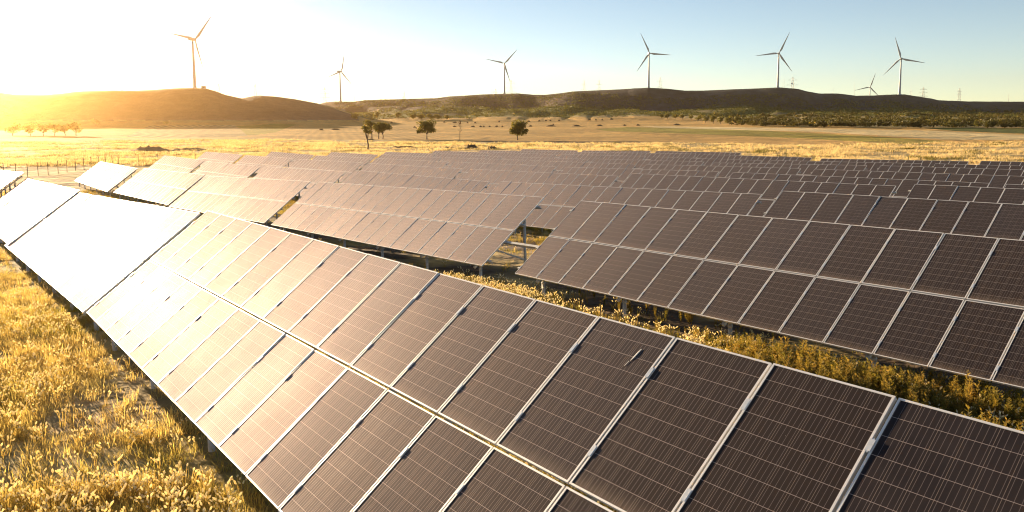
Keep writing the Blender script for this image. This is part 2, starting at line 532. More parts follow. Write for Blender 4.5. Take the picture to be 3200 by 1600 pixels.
# ------------------------------------------------------------------ ground, fields and hills: one sheet
def in_poly(px, py, poly):
    poly = np.array(poly, float)
    ins = np.zeros(px.shape, bool)
    n = len(poly)
    for i in range(n):
        x1, y1 = poly[i]; x2, y2 = poly[(i + 1) % n]
        c = ((y1 > py) != (y2 > py))
        with np.errstate(divide='ignore', invalid='ignore'):
            xi = (x2 - x1) * (py - y1) / (y2 - y1) + x1
        ins ^= c & (px < xi)
    return ins


STUB = (0.60, 0.36, 0.12); STRAW = (0.56, 0.41, 0.19); PALE = (0.74, 0.56, 0.29); OLIVE = (0.36, 0.285, 0.055)
GREEN = (0.12, 0.13, 0.03); HILL = (0.115, 0.082, 0.066); SCRUBC = (0.185, 0.172, 0.05); SOIL = (0.38, 0.26, 0.14); DRY = (0.54, 0.40, 0.17)
ZONES = [  # surveyed field outlines, drawn on the photograph and laid on the ground below
    ([(-900, 375), (1100, 380), (2050, 362), (2300, 395), (4200, 405), (4200, 470), (-900, 470)], STUB),
    ([(1000, 366), (2060, 366), (2700, 396), (2640, 410), (1800, 418), (1100, 440), (900, 420)], STUB),
    ([(726, 421), (700, 398), (860, 386), (925, 389), (860, 414), (800, 422)], OLIVE),
    ([(1860, 404), (1960, 397), (2080, 400), (2380, 408), (2700, 425), (2960, 441), (2860, 452), (2500, 432), (2100, 416), (1900, 410)], OLIVE),
    ([(1985, 394), (2270, 397), (2600, 402), (2900, 408), (3250, 424), (4200, 432), (4200, 445), (3250, 437), (2950, 436), (2560, 412), (2230, 404), (2060, 399)], PALE),
    ([(2880, 399), (3250, 401), (4200, 406), (4200, 425), (3250, 420), (2980, 409)], GREEN),
    ([(-900, 436), (800, 430), (1000, 436), (1500, 441), (2000, 443), (2500, 452), (3000, 450), (4200, 446), (4200, 700), (-900, 700)], STRAW),
]


def build_ground():
    az = np.concatenate([np.linspace(-math.pi, -0.85, 90)[:-1], np.linspace(-0.85, 0.85, 1150), np.linspace(0.85, math.pi, 90)[1:]])
    rad = np.concatenate([np.linspace(0.4, 6, 24), np.geomspace(6, 60, 150)[1:], np.geomspace(60, 1900, 430)[1:], np.geomspace(1900, 3200, 16)[1:]])
    A, R = np.meshgrid(az, rad, indexing='xy')
    x, y = R * np.sin(A), R * np.cos(A)
    zr = np.empty_like(x)
    for i in range(0, len(rad), 40):
        zr[i:i + 40] = z_rel(x[i:i + 40], y[i:i + 40])
    z = zr + EYE
    u, v, dep = project(x, y, z)
    d = R
    n1 = fbm(x / 14, y / 14, 51, 4); n2 = fbm(x / 60, y / 60, 61, 3); n3 = fbm(x / 3.0, y / 3.0, 71, 4)
    C = np.empty(x.shape + (3,))
    near = np.array(DRY) * (1 - np.clip((n3 - 0.50) * 5, 0, 1))[..., None] + np.array(SOIL) * np.clip((n3 - 0.50) * 5, 0, 1)[..., None]
    g = np.clip((n1 - 0.52) * 6, 0, 1)[..., None] * 0.55
    near = near * (1 - g) + np.array((0.20, 0.17, 0.03)) * g
    C[:] = near
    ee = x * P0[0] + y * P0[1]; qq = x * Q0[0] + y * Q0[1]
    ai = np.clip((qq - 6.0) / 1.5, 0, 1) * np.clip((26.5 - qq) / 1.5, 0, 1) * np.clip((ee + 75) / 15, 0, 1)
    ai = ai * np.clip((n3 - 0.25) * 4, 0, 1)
    C = C * (1 - ai[..., None]) + np.array((0.12, 0.082, 0.052)) * ai[..., None]  # soil colour darkened to paint the shadow under and between the tables
    sand = np.exp(-((ee + 28.5) / 8.0) ** 2 - ((qq - 20.8) / 3.6) ** 2) * np.clip((n3 - 0.30) * 5, 0, 1)
    C = C * (1 - sand[..., None]) + np.array((0.22, 0.165, 0.13)) * sand[..., None]
    far = (d > 125) & (dep > 0)
    for poly, c in ZONES:
        inside = far & in_poly(u, v, poly)
        C[inside] = c
    m = far & (v > 440)
    k = np.clip((n1 - 0.5) * 5, 0, 1)[..., None] * 0.5
    C = np.where(m[..., None], C * (1 - k) + np.array((0.25, 0.17, 0.06)) * k, C)
    # ploughed strip field on the left, furrows running away from the viewer
    pl = far & in_poly(u, v, [(395, 427), (470, 392), (735, 391), (775, 425), (600, 431)])
    st = 0.5 + 0.5 * np.sin((x * 0.80 + y * 0.60) * 2 * math.pi / 7.0)
    C = np.where(pl[..., None], np.array(STRAW) * (0.42 + 0.75 * st[..., None]), C)
    pl = far & in_poly(u, v, [(870, 440), (960, 402), (1380, 400), (1900, 425), (1850, 440)])
    st = 0.5 + 0.5 * np.sin((x * 0.97 + y * 0.22) * 2 * math.pi / 5.2 + 3 * n2)
    C = np.where(pl[..., None], C * (0.86 + 0.2 * st[..., None]), C)
    # dark bank along the track at the field edge
    bk = far & in_poly(u, v, [(1250, 441), (1700, 441), (2000, 442.5), (2000, 447), (1700, 446), (1250, 443)])
    C[bk] = (0.17, 0.12, 0.06)
    bk = far & in_poly(u, v, [(1330, 470), (1560, 467), (1780, 462), (1800, 476), (1330, 480)])
    C[bk] = (0.58, 0.43, 0.25)
    pt = far & (v < 440) & (v > 378)
    k = ((np.clip((n2 - 0.42) * 3, 0, 1) - 0.5) * 0.30 + (n1 - 0.5) * 0.35 + 1)[..., None]
    C = np.where(pt[..., None], C * k * np.array((1, 1, 0.95)), C)
    # hills and the scrub apron at their foot
    hill = (d > 850) & (v < 376) & (u < 1120) & (d < 1150)
    C = np.where(hill[..., None], np.array(HILL) * (0.75 + 0.5 * n1[..., None]), C)
    rr = np.interp(np.arctan2(x, y), CR[0], CR[1])
    apron = (d > 1130) & (d > 830)
    run = np.interp(np.arctan2(x, y), [-0.2, 0.08, 0.17, 0.7], [330, 280, 165, 155])
    hw = np.clip((d - (rr - run) + (n2 - 0.5) * 110) / 50, 0, 1)[..., None]
    sc = np.array(SCRUBC) * (0.6 + 0.8 * n1[..., None])
    bare = np.clip((n2 - 0.60) * 8, 0, 1)[..., None]
    sc = sc * (1 - bare * 0.7) + np.array((0.30, 0.20, 0.11)) * bare * 0.7
    rk = np.clip((np.arctan2(x, y) - 0.06) / 0.14, 0, 1)[..., None]
    hc = (np.array((0.125, 0.088, 0.074)) * (1 - rk) + np.array((0.062, 0.066, 0.072)) * rk) * (0.65 + 0.7 * n1[..., None])  # right end tinted dark blue-grey: shaded hillside baked into the albedo
    right = (d >= 1180) & (dep > 0)
    C = np.where(right[..., None], sc * (1 - hw) + hc * hw, C)
    nr, na = x.shape
    V = np.stack([x, y, z], -1).reshape(-1, 3)
    idx = np.arange(nr * na).reshape(nr, na)
    Fq = np.stack([idx[:-1, :-1], idx[:-1, 1:], idx[1:, 1:], idx[1:, :-1]], -1).reshape(-1, 4)[:, ::-1]
    close = np.stack([idx[:-1, -1], idx[:-1, 0], idx[1:, 0], idx[1:, -1]], -1)[:, ::-1]
    Fq = np.concatenate([Fq, close])
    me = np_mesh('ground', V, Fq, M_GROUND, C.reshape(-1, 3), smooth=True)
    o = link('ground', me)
    tag(o, 'dry grassy ground, stubble fields and brown hills', 'ground', kind='structure')
    return o


build_ground()

# ------------------------------------------------------------------ solar tables
LT = 2 * MH + MGAP
VP = (0.27, 1.16, 2.0, 2.87)                  # purlins and clamps, distance up the slope
FR = [0.95, 4.25, 7.55, 10.85, 14.15, 17.45]  # frames along the row
ct, st_ = math.cos(TILT), math.sin(TILT)


def on_slope(x, v, n=0.0):
    return Vector((x, v * ct - n * st_, CLEAR + v * st_ + n * ct))


def frame_quads(b, w, h, t, m):
    rw = 0.017
    b.box(0, w, 0, rw, -t, 0.002, m); b.box(0, w, h - rw, h, -t, 0.002, m)
    b.box(0, rw, rw, h - rw, -t, 0.002, m); b.box(w - rw, w, rw, h - rw, -t, 0.002, m)


def uv_glass(me, w, h):
    uvl = me.uv_layers.new(name='UVMap')
    for lp in me.loops:
        c = me.vertices[lp.vertex_index].co
        uvl.data[lp.index].uv = (c.x / w, c.y / h)


PW, PH = 0.980, MH
b = MB()
b.add([(0.015, 0.015, -0.002), (PW - 0.015, 0.015, -0.002), (PW - 0.015, PH - 0.015, -0.002), (0.015, PH - 0.015, -0.002)], [(0, 1, 2, 3)], 0)
b.add([(0.025, 0.025, -0.012), (PW - 0.025, 0.025, -0.012), (PW - 0.025, PH - 0.025, -0.012), (0.025, PH - 0.025, -0.012)], [(3, 2, 1, 0)], 1)
ME_GLASS = b.mesh('solar_panel', [M_GLASS, M_BACK]); uv_glass(ME_GLASS, PW, PH)
b = MB(); frame_quads(b, PW, PH, 0.038, 0)
ME_FRAME = b.mesh('frame', M_FRAME)
b = MB()
b.add([(0.015, 0.015, -0.002), (PW - 0.015, 0.015, -0.002), (PW - 0.015, PH - 0.015, -0.002), (0.015, PH - 0.015, -0.002)], [(0, 1, 2, 3)], 0)
b.add([(0.025, 0.025, -0.012), (PW - 0.025, 0.025, -0.012), (PW - 0.025, PH - 0.025, -0.012), (0.025, PH - 0.025, -0.012)], [(3, 2, 1, 0)], 1)
frame_quads(b, PW, PH, 0.038, 2)
ME_PANEL = b.mesh('solar_panel', [M_GLASS, M_BACK, M_FRAME]); uv_glass(ME_PANEL, PW, PH)
b = MB(); b.box(-0.019, 0.019, -0.05, 0.05, 0.0022, 0.0055); b.box(-0.006, 0.006, -0.06, 0.06, -0.05, 0.0025)
ME_CLAMP = b.mesh('clamp', M_CLAMP)
b = MB()                                       # lipped channel along the whole table, 0.2 m past each end
for y0, y1, z0, z1 in ((-0.03, 0.03, -0.044, -0.040), (-0.03, -0.026, -0.12, -0.044), (-0.03, 0.03, -0.124, -0.12)):
    b.box(-0.16, 18.18, y0, y1, z0, z1)
ME_PURLIN = b.mesh('purlin', M_STEEL)
b = MB(); b.box(-0.03, 0.03, -0.02, LT - 0.15, -0.20, -0.126)
ME_RAFTER = b.mesh('rafter', M_STEEL)


def post_mesh(v):
    b = MB()
    top = CLEAR + v * st_ - 0.20 * ct
    b.tube([(0, 0, -1.0), (0, 0, top - 0.28)], [0.05, 0.05], 10)
    b.tube([(0, 0, top - 0.28), (0, 0, top)], [0.042, 0.042], 10)
    b.tube([(0, 0, top - 0.32), (0, 0, top - 0.26)], [0.058, 0.058], 10)
    return b.mesh('post', M_STEEL, True)


V1, V2 = 0.42, 2.75
ME_POST = {V1: post_mesh(V1), V2: post_mesh(V2)}
b = MB(); b.bar((0, V2 * ct, 0.5), (0, 1.0 * ct, CLEAR + 1.0 * st_ - 0.2), 0.05)
ME_BRACE = b.mesh('brace', M_STEEL)
b = MB()                                       # racks of the far tables, too small to show their pieces
for v in VP: b.box(-0.16, 18.18, -0.03, 0.03, -0.12, -0.042, M=Matrix.Translation(on_slope(0, v)) @ Matrix.Rotation(TILT, 4, 'X'))
for x in FR:
    for v in (V1, V2): b.bar((x, v * ct, -1.0), (x, v * ct, CLEAR + v * st_ - 0.16), 0.09)
    b.bar(on_slope(x, -0.08, -0.16), on_slope(x, LT - 0.1, -0.16), 0.06)
ME_RACK = b.mesh('rack', M_STEEL)

ORD = ['', 'first', 'second', 'third', 'fourth', 'fifth', 'sixth', 'seventh', 'eighth', 'ninth', 'tenth']


def in_view(t):
    c = []
    for a in (0, 3, 6, 9, 12, 15, 18):
        for vv in (0, LT):
            q = t['q'] + vv * ct
            xy = P0 * (t['e'] + a) + Q0 * q
            c.append((xy[0], xy[1], t['z'] + EYE + a * math.sin(t['s']) + vv * st_))
    c = np.array(c)
    u, v, dep = project(c[:, 0], c[:, 1], c[:, 2])
    return bool(np.any((dep > 0.5) & (u > -40) & (u < 3240) & (v > -40) & (v < 1640)))


TABLES = [t for t in TABLES if in_view(t)]
rows = sorted(set(t['row'] for t in TABLES))
pr = random.Random(3)
for t in TABLES:
    mates = sorted([a['e'] for a in TABLES if a['row'] == t['row']])
    i = mates.index(t['e']) + 1
    r = rows.index(t['row']) + 1
    xy = P0 * t['e'] + Q0 * t['q']
    uu, _, _ = project(*[np.array([a]) for a in (*(xy + P0 * 9), t['z'] + EYE)])
    look = 'glaring white' if (r == 1 and i < len(mates)) else 'pale pinkish' if uu[0] < 1150 else 'brown' if uu[0] < 2100 else 'dark brown'
    place = 'leftmost' if i == 1 else 'rightmost' if i == len(mates) else ORD[i] + ' from the left'
    lab = f"{look} tilted solar table, {place} in the {ORD[r]} row from the front"
    base = Vector((xy[0], xy[1], t['z'] + EYE - CLEAR))
    root = empty('solar_table', base, (0, -t['s'], PSI + t['y']), lab, 'solar array', 'tilted solar tables in rows on the plain')
    root.rotation_mode = 'XYZ'
    near = t['row'] in 'AB'
    mid = t['row'] in 'ABC'
    for j in range(2):
        for a in range(18):
            p = on_slope(a + 0.010, j * (MH + MGAP))
            rot = (TILT + pr.gauss(0, 0.0022), pr.gauss(0, 0.0022), 0)
            o = link('solar_panel', ME_GLASS if near else ME_PANEL, root, p, rot)
            if near: link('frame', ME_FRAME, o)
    if mid:
        for v in VP: link('purlin', ME_PURLIN, root, on_slope(0, v), (TILT, 0, 0))
        for x in FR:
            link('rafter', ME_RAFTER, root, on_slope(x, 0), (TILT, 0, 0))
            for v in (V1, V2): link('post', ME_POST[v], root, (x, v * ct, 0))
            link('brace', ME_BRACE, root, (x, 0, 0))
    else:
        link('rack', ME_RACK, root)
    if near or t['k'] in ('C4', 'C5', 'C6'):
        for v in VP:
            for a in range(19):
                x = a if 0 < a < 18 else (0.012 if a == 0 else 17.988)
                link('clamp', ME_CLAMP, root, on_slope(x, v), (TILT, 0, 0))
    if t['k'] == 'B5':                          # open gap: the lower middle purlin runs on to the next table, with a thin brace
        b = MB(); b.box(18.18, 19.75, -0.04, 0.04, -0.13, -0.042)
        link('purlin', b.mesh('purlin', M_STEEL), root, on_slope(0, 1.16), (TILT, 0, 0))
        b = MB(); b.bar((17.47, V2 * ct, 0.9), on_slope(17.2, 1.3, -0.2), 0.02); link('brace', b.mesh('brace', M_STEEL), root)

# white streak left by a bird on one panel of the front row
ta = [t for t in TABLES if t['k'] == 'A5'][0]
MA = Matrix.Translation(Vector((*(P0 * ta['e'] + Q0 * ta['q']), ta['z'] + EYE))) @ Matrix.Rotation(PSI + ta['y'], 4, 'Z') @ Matrix.Rotation(-ta['s'], 4, 'Y') @ Matrix.Rotation(TILT, 4, 'X')
b = MB()
b.tube([(13.72, 2.93, 0.0), (13.73, 2.97, 0.0), (13.74, 3.04, 0.0), (13.745, 3.08, 0.0)], [0.003, 0.008, 0.008, 0.003], 7)
b.tube([(13.70, 2.86, 0.0), (13.71, 2.92, 0.0)], [0.002, 0.004], 6)
o = link('bird_dropping', b.mesh('bird_dropping', simple('dropping_white', (0.85, 0.80, 0.74), 0.8), True))
o.matrix_world = MA @ Matrix.Translation((0, 0, -0.001)) @ Matrix.Diagonal((1, 1, 0.35, 1))
tag(o, 'small white bird dropping on a front row panel', 'bird dropping')

# ------------------------------------------------------------------ wind turbines
def turbine(u, vb, dist, R, hub_h, yaw, phase, label, hub_v=None, back=False):
    d = ray(u, vb); h = math.hypot(d[0], d[1])
    x, y = d[0] / h * dist, d[1] / h * dist
    zb = d[2] / h * dist + EYE
    if hub_v is not None:
        d2 = ray(u, hub_v); zb = d2[2] / math.hypot(d2[0], d2[1]) * dist + EYE - hub_h
    else:
        hub_h = hub_h
    az = math.atan2(x, y)
    root = empty('wind_turbine', (x, y, zb), (0, 0, -az + yaw), label, 'wind turbine', 'white wind turbines along the hill crests')
    b = MB()
    n = 8
    b.tube([(0, 0, -4 + (hub_h + 2) * k / n) for k in range(n + 1)], [2.15 - 1.0 * k / n for k in range(n + 1)], 20)
    b.tube([(0, 0, -4), (0, 0, 0.6)], [3.2, 3.2], 20)
    link('tower', b.mesh('tower', M_TURB, True), root)
    sg = 1 if back else -1                      # rotor on the far or the near side of the tower
    b = MB()
    prof = [(-3.4, 1.55), (-2.2, 1.75), (1.5, 1.8), (4.5, 1.7), (6.6, 1.35)]
    vs = []
    for (py, hw) in prof:
        for (a, c) in ((-1, -0.85), (-0.8, -1), (0.8, -1), (1, -0.85), (1, 0.75), (0.75, 1), (-0.75, 1), (-1, 0.75)):
            vs.append((a * hw, -sg * py, hub_h + c * hw))
    fs = [(k * 8 + i, k * 8 + (i + 1) % 8, (k + 1) * 8 + (i + 1) % 8, (k + 1) * 8 + i) for k in range(4) for i in range(8)]
    fs += [tuple(range(8)), tuple(32 + i for i in range(8))]
    b.add(vs, fs)
    link('nacelle', b.mesh('nacelle', M_TURB), root)
    b = MB()
    b.tube([(0, sg * 3.3, hub_h), (0, sg * 4.0, hub_h), (0, sg * 5.2, hub_h), (0, sg * 6.2, hub_h), (0, sg * 6.7, hub_h)], [1.5, 1.75, 1.6, 1.0, 0.2], 16)
    link('hub', b.mesh('hub', M_TURB, True), root)
    bl = MB()
    secs = [(0.8, 0.85, 0.80, 0.0), (3.0, 0.9, 0.75, 0.0), (6.0, 1.55, 0.5, 0.35), (9.0, 1.75, 0.38, 0.5), (16, 1.35, 0.28, 0.42), (26, 0.9, 0.18, 0.32), (35, 0.52, 0.10, 0.22), (R - 1, 0.24, 0.05, 0.1), (R, 0.05, 0.02, 0.0)]
    vs = []
    for (z, c, th, sh) in secs:
        for i in range(10):
            a = 2 * math.pi * i / 10
            vs.append((c * math.cos(a) + sh * c * 0.7, th * math.sin(a) + 0.25 * c * math.cos(a), z))
    fs = [(k * 10 + i, k * 10 + (i + 1) % 10, (k + 1) * 10 + (i + 1) % 10, (k + 1) * 10 + i) for k in range(len(secs) - 1) for i in range(10)]
    bl.add(vs, fs)
    me = bl.mesh('blade', M_TURB, True)
    for k in range(3):
        a = phase + k * 2 * math.pi / 3
        link('blade', me, root, (0, sg * 4.8, hub_h), (0, a, 0))
    return root


D2 = math.radians
TURB = [turbine(609, 275, 1129, 41, 63.6, D2(-41), D2(44), 'tallest orange-lit wind turbine on the near left hill', back=True),
        turbine(1064.5, 317, 1738, 41, 63.8, D2(-42), D2(15), 'wind turbine in the dip beside the left hill', back=True),
        turbine(1576.3, 293, 1690, 41, 63.8, D2(6), D2(43), 'wind turbine at the middle of the skyline above the lone tree'),
        turbine(2027, 274.5, 1512, 41, 64, D2(10), D2(95), 'wind turbine on the long hill with one blade pointing level right'),
        turbine(2430.5, 273.5, 1512, 41, 61, D2(4), D2(25), 'wind turbine on the rounded dark summit, level blade pointing left'),
        turbine(2718, 297, 2437, 41, 64, D2(0), D2(18), 'distant small wind turbine half hidden behind the right hill', hub_v=272.3),
        turbine(2811, 294.5, 1600, 41, 64, D2(-8), D2(104), 'rightmost tall wind turbine on the lower right hill')]

# ------------------------------------------------------------------ pylons and masts beyond the hills
PY = [(381.7, 276, 284, 0), (670, 252, 287, 2), (675, 252, 287, 2), (684, 260, 292, 1), (798.5, 262, 300, 1), (1015.4, 272, 322, 1), (1107.6, 298, 319, 2), (1262.6, 284, 310, 0),
      (1537, 279, 296, 2), (1541, 279, 296, 2), (1548.7, 278, 296, 0), (1596.5, 251, 295, 1), (1825, 252, 286, 0), (1872.3, 251, 285, 0), (2063, 241, 276, 0),
      (2446, 249, 275, 2), (2450, 249, 275, 2), (2476, 241, 278, 1), (2603, 275, 293, 2), (2670, 255, 298, 2), (2844, 278, 297, 2), (2849, 278, 297, 2), (2884.5, 273, 306, 1), (2996.8, 276, 316, 0), (3151, 293, 317, 2)]


def pylon_mesh(h, w0, kind):
    b = MB(); t = 0.42
    wtop = w0 * 0.16
    lv = [0, 0.22, 0.40, 0.55, 0.68, 0.80, 0.90, 1.0]

    def wd(s): return w0 / 2 * (1 - s) + wtop / 2 * s if s < 0.68 else w0 / 2 * 0.32 * (1 - (s - 0.68) / 0.32) * 0.9 + wtop / 2 * 0.9
    for s0, s1 in zip(lv[:-1], lv[1:]):
        c0 = [(i * wd(s0), j * wd(s0), s0 * h) for i, j in ((-1, -1), (1, -1), (1, 1), (-1, 1))]
        c1 = [(i * wd(s1), j * wd(s1), s1 * h) for i, j in ((-1, -1), (1, -1), (1, 1), (-1, 1))]
        for k in range(4):
            b.bar(c0[k], c1[k], t)
            b.bar(c0[k], c1[(k + 1) % 4], t * 0.6)
            b.bar(c1[k], c1[(k + 1) % 4], t * 0.6)
    if kind == 1:
        for s, a in ((0.66, 0.17), (0.79, 0.15), (0.92, 0.12)):
            b.bar((-a * h, 0, s * h), (a * h, 0, s * h), t * 1.1)
            b.bar((-a * h, 0, s * h), (0, 0, (s + 0.06) * h), t * 0.6)
            b.bar((a * h, 0, s * h), (0, 0, (s + 0.06) * h), t * 0.6)
    else:
        for s, a in ((0.74, 0.10), (0.88, 0.085)):
            b.bar((-a * h, 0, s * h), (a * h, 0, s * h), t * 1.1)
            b.bar((-a * h, 0, s * h), (0, 0, (s + 0.05) * h), t * 0.6)
    return b.mesh('pylon', M_LATT)


def mast_mesh(h):
    b = MB()
    b.tube([(0, 0, -2), (0, 0, h)], [0.45, 0.25], 8)
    b.bar((-1.6, 0, h * 0.9), (1.6, 0, h * 0.9), 0.25); b.bar((-1.2, 0, h * 0.75), (1.2, 0, h * 0.75), 0.2)
    return b.mesh('mast', M_LATT)


PYLAB = ['small lattice top peeping over the left hill crest', 'left pole of a thin pair right of the tallest turbine', 'right pole of a thin pair right of the tallest turbine', 'cross-armed pylon just right of the thin poles by the tallest turbine', 'pylon standing behind the second left hump',
         'cross-armed pylon just left of the turbine in the dip', 'faint pole right of the turbine in the dip', 'slender pylon alone on the skyline right of the dip', 'left pole of a thin pair left of the middle turbine', 'right pole of a thin pair left of the middle turbine', 'small pylon close on the left of the middle turbine', 'tall cross-armed pylon close on the right of the middle turbine',
         'left one of two pylons on the crest left of the long hill', 'right one of two pylons on the crest left of the long hill', 'pylon on the long hill right of the turbine with the level right blade', 'left pole of a thin pair beside the summit turbine', 'right pole of a thin pair beside the summit turbine', 'cross-armed pylon with white dish right of the summit turbine', 'short faint pole in the saddle right of the summit', 'tall thin mast left of the distant small turbine',
         'left pole of a thin pair right of the rightmost turbine', 'right pole of a thin pair right of the rightmost turbine', 'cross-armed pylon where the right hill drops off', 'pylon standing on the low far right ridge', 'faintest pole near the right edge of the skyline']
for (u, vt, vb, kd), lab in zip(PY, PYLAB):
    dist = 2300.0
    d1, d0 = ray(u, vt), ray(u, vb)
    h1, h0 = math.hypot(d1[0], d1[1]), math.hypot(d0[0], d0[1])
    z1, z0 = d1[2] / h1 * dist, d0[2] / h0 * dist
    x, y = d0[0] / h0 * dist, d0[1] / h0 * dist
    g0 = gz(x, y)
    base = min(z0 + EYE, z1 + EYE - 20) - 6
    hgt = z1 + EYE - base
    # stand it on the ground behind the ridge
    extra = max(0.0, base - g0)
    me = pylon_mesh(hgt + extra, max(6.0, (hgt + extra) * 0.16), kd) if kd < 2 else mast_mesh(hgt + extra)
    o = link('pylon' if kd < 2 else 'pole', me, None, (x, y, base - extra), (0, 0, -math.atan2(x, y) + 0.2))
    tag(o, lab, 'pylon' if kd < 2 else 'pole', 'pylons and poles beyond the hills')
    if u == 2476:
        b = MB(); b.tube([(-2.2, -2.2, extra + hgt * 0.55), (-2.2, -2.9, extra + hgt * 0.55), (-2.2, -3.4, extra + hgt * 0.55)], [0.4, 1.9, 2.6], 14)
        link('dish_antenna', b.mesh('dish_antenna', simple('antenna_white', (0.8, 0.8, 0.8), 0.5)), o)

# small hut beside the tallest turbine
d = ray(636, 277); h = math.hypot(d[0], d[1]); x, y = d[0] / h * 1133, d[1] / h * 1133
z = gz(x, y)
root = empty('hut', (x, y, z), (0, 0, 0.5), 'small square hut on the left hill beside the tallest turbine', 'hut')
b = MB(); b.box(-2.8, 2.8, -2, 2, -1.5, 2.8); link('wall', b.mesh('wall', M_HUT), root)
b = MB(); b.box(-3.1, 3.1, -2.3, 2.3, 2.803, 3.1); link('roof', b.mesh('roof', M_HUT), root)
b = MB(); b.box(-0.5, 0.5, -2.06, -2.003, 0.0, 2.1); link('door', b.mesh('door', M_DARK), root)

# ------------------------------------------------------------------ trees
def leaf_cloud(centers, radii, n, size, cols, r, flat=1.0):
    """n leaf sprays spread through ellipsoid clumps: two crossed quads each"""
    k = r.integers(0, len(centers), n)
    c = np.asarray(centers)[k]; rad = np.asarray(radii)[k]
    dirs = r.normal(size=(n, 3)); dirs /= np.linalg.norm(dirs, axis=1)[:, None]
    rr = r.random(n) ** 0.45
    P = c + dirs * rr[:, None] * rad
    s = size * (0.6 + 0.8 * r.random(n))
    a = r.normal(size=(n, 3)); a /= np.linalg.norm(a, axis=1)[:, None]
    bb = np.cross(a, r.normal(size=(n, 3))); bb /= np.linalg.norm(bb, axis=1)[:, None]
    a = a * s[:, None]; bb = bb * s[:, None] * 0.6
    V = np.stack([P - a, P - bb * 0.9, P + a, P + bb], 1).reshape(-1, 3)
    Fq = np.arange(n * 4).reshape(n, 4)
    ck = r.random(n)
    C = np.asarray(cols[0]) * (1 - ck)[:, None] + np.asarray(cols[1]) * ck[:, None]
    C = C * (0.75 + 0.5 * r.random(n))[:, None]
    return V, Fq, np.repeat(C, 4, 0)


def tree(name, base, hgt, width, trunk_h, nclump, nleaf, lsize, cols, label, group=None, seed=1, squash=0.75, lean=0.0, lobes=None):
    r = np.random.default_rng(seed)
    root = empty(name, base, (0, 0, 0), label, 'tree', group)
    ch = hgt - trunk_h
    cen, rad = [], []
    for i in range(nclump):
        a = r.random() * 2 * math.pi; q = r.random() ** 0.6
        zz = trunk_h + ch * (0.22 + 0.62 * r.random())
        prof = math.sin(math.pi * min(1, 0.25 + 0.75 * (1 - (zz - trunk_h) / ch) ** 0.8)) * 0.5 + 0.5
        cen.append((width / 2 * 0.72 * q * prof * math.cos(a) + lean * (zz / hgt), width / 2 * 0.72 * q * prof * math.sin(a), zz))
        s = width * (0.19 + 0.11 * r.random())
        rad.append((s, s, s * squash))
    for (lx, ly, lz, lr) in (lobes or []):
        cen.append((lx, ly, lz)); rad.append((lr, lr, lr * squash))
    V, Fq, C = leaf_cloud(cen, rad, int(nleaf * 1.15), lsize, cols, r)
    link('crown', np_mesh('crown', V, Fq, M_LEAF, C), root)
    b = MB()
    tr = 0.028 * hgt
    fork = trunk_h * 0.75
    b.tube([(0, 0, -0.3), (0.02 * hgt * r.normal(), 0.02 * hgt * r.normal(), fork * 0.5), (0.05 * lean, 0, fork)], [tr * 1.25, tr, tr * 0.8], 8)
    for i in range(min(len(cen), 11)):
        c = Vector(cen[i]); s = Vector((0.05 * lean, 0, fork * (0.9 + 0.1 * r.random())))
        mid = s.lerp(c, 0.5) + Vector((0, 0, -0.06 * hgt * r.random()))
        b.tube([s, mid, c], [tr * 0.5, tr * 0.33, tr * 0.12], 6)
    link('trunk', b.mesh('trunk', M_BARK, True), root)
    return root


G1 = [(0.15, 0.125, 0.03), (0.22, 0.18, 0.05)]
G0 = [(0.36, 0.28, 0.09), (0.46, 0.36, 0.13)]  # leaf colours paled so the left glow washes these trees out
G2 = [(0.13, 0.12, 0.03), (0.22, 0.185, 0.055)]


def tree_at(u, v, top, wpx, tpx, label, seed, cols=G1, nl=2600, ncl=15, lobes=None, ls=0.34, group=None, squash=0.75, lean=0):
    x, y, z = ground_at(u, v)
    d = math.hypot(x, y); k = d / F
    lb = [(a * k, 0, c * k, r_ * k) for a, c, r_ in (lobes or [])]
    return tree('tree', (x, y, z), (v - top) * k, wpx * k, tpx * k, ncl, nl, ls, cols, label, group, seed, squash, lean, lb)


tree_at(1162, 433, 376, 46, 24, 'tree with pale crown, leftmost of the clump of three', 5, G1, 1100, 10)
tree_at(1184, 434, 382, 44, 20, 'dark middle tree of the clump of three', 6, G2, 1200, 10)
tree_at(1196, 434, 386, 48, 20, 'rounded tree on the right of the clump of three', 17, G2, 1300, 11, lobes=[(22, 33, 11)])
tree_at(1334, 436, 376, 66, 22, 'broad umbrella tree standing between the clump and the bare tree', 8, G2, 2300, 17, lobes=[(-20, 27, 10), (-24, 25, 9), (22, 28, 10), (10, 25, 9), (-8, 27, 9)])
tree_at(1618, 438, 377, 56, 20, 'lone full dark tree in the stubble field below the middle turbine', 9, G2, 2600, 17, lobes=[(22, 25, 10), (-19, 27, 11), (26, 30, 8), (2, 22, 13), (-10, 24, 11), (12, 22, 11)])
tree_at(1148.6, 471.5, 392, 32, 48, 'slim young tree with sparse crown near the back solar row', 10, G1, 420, 8, ls=0.24)

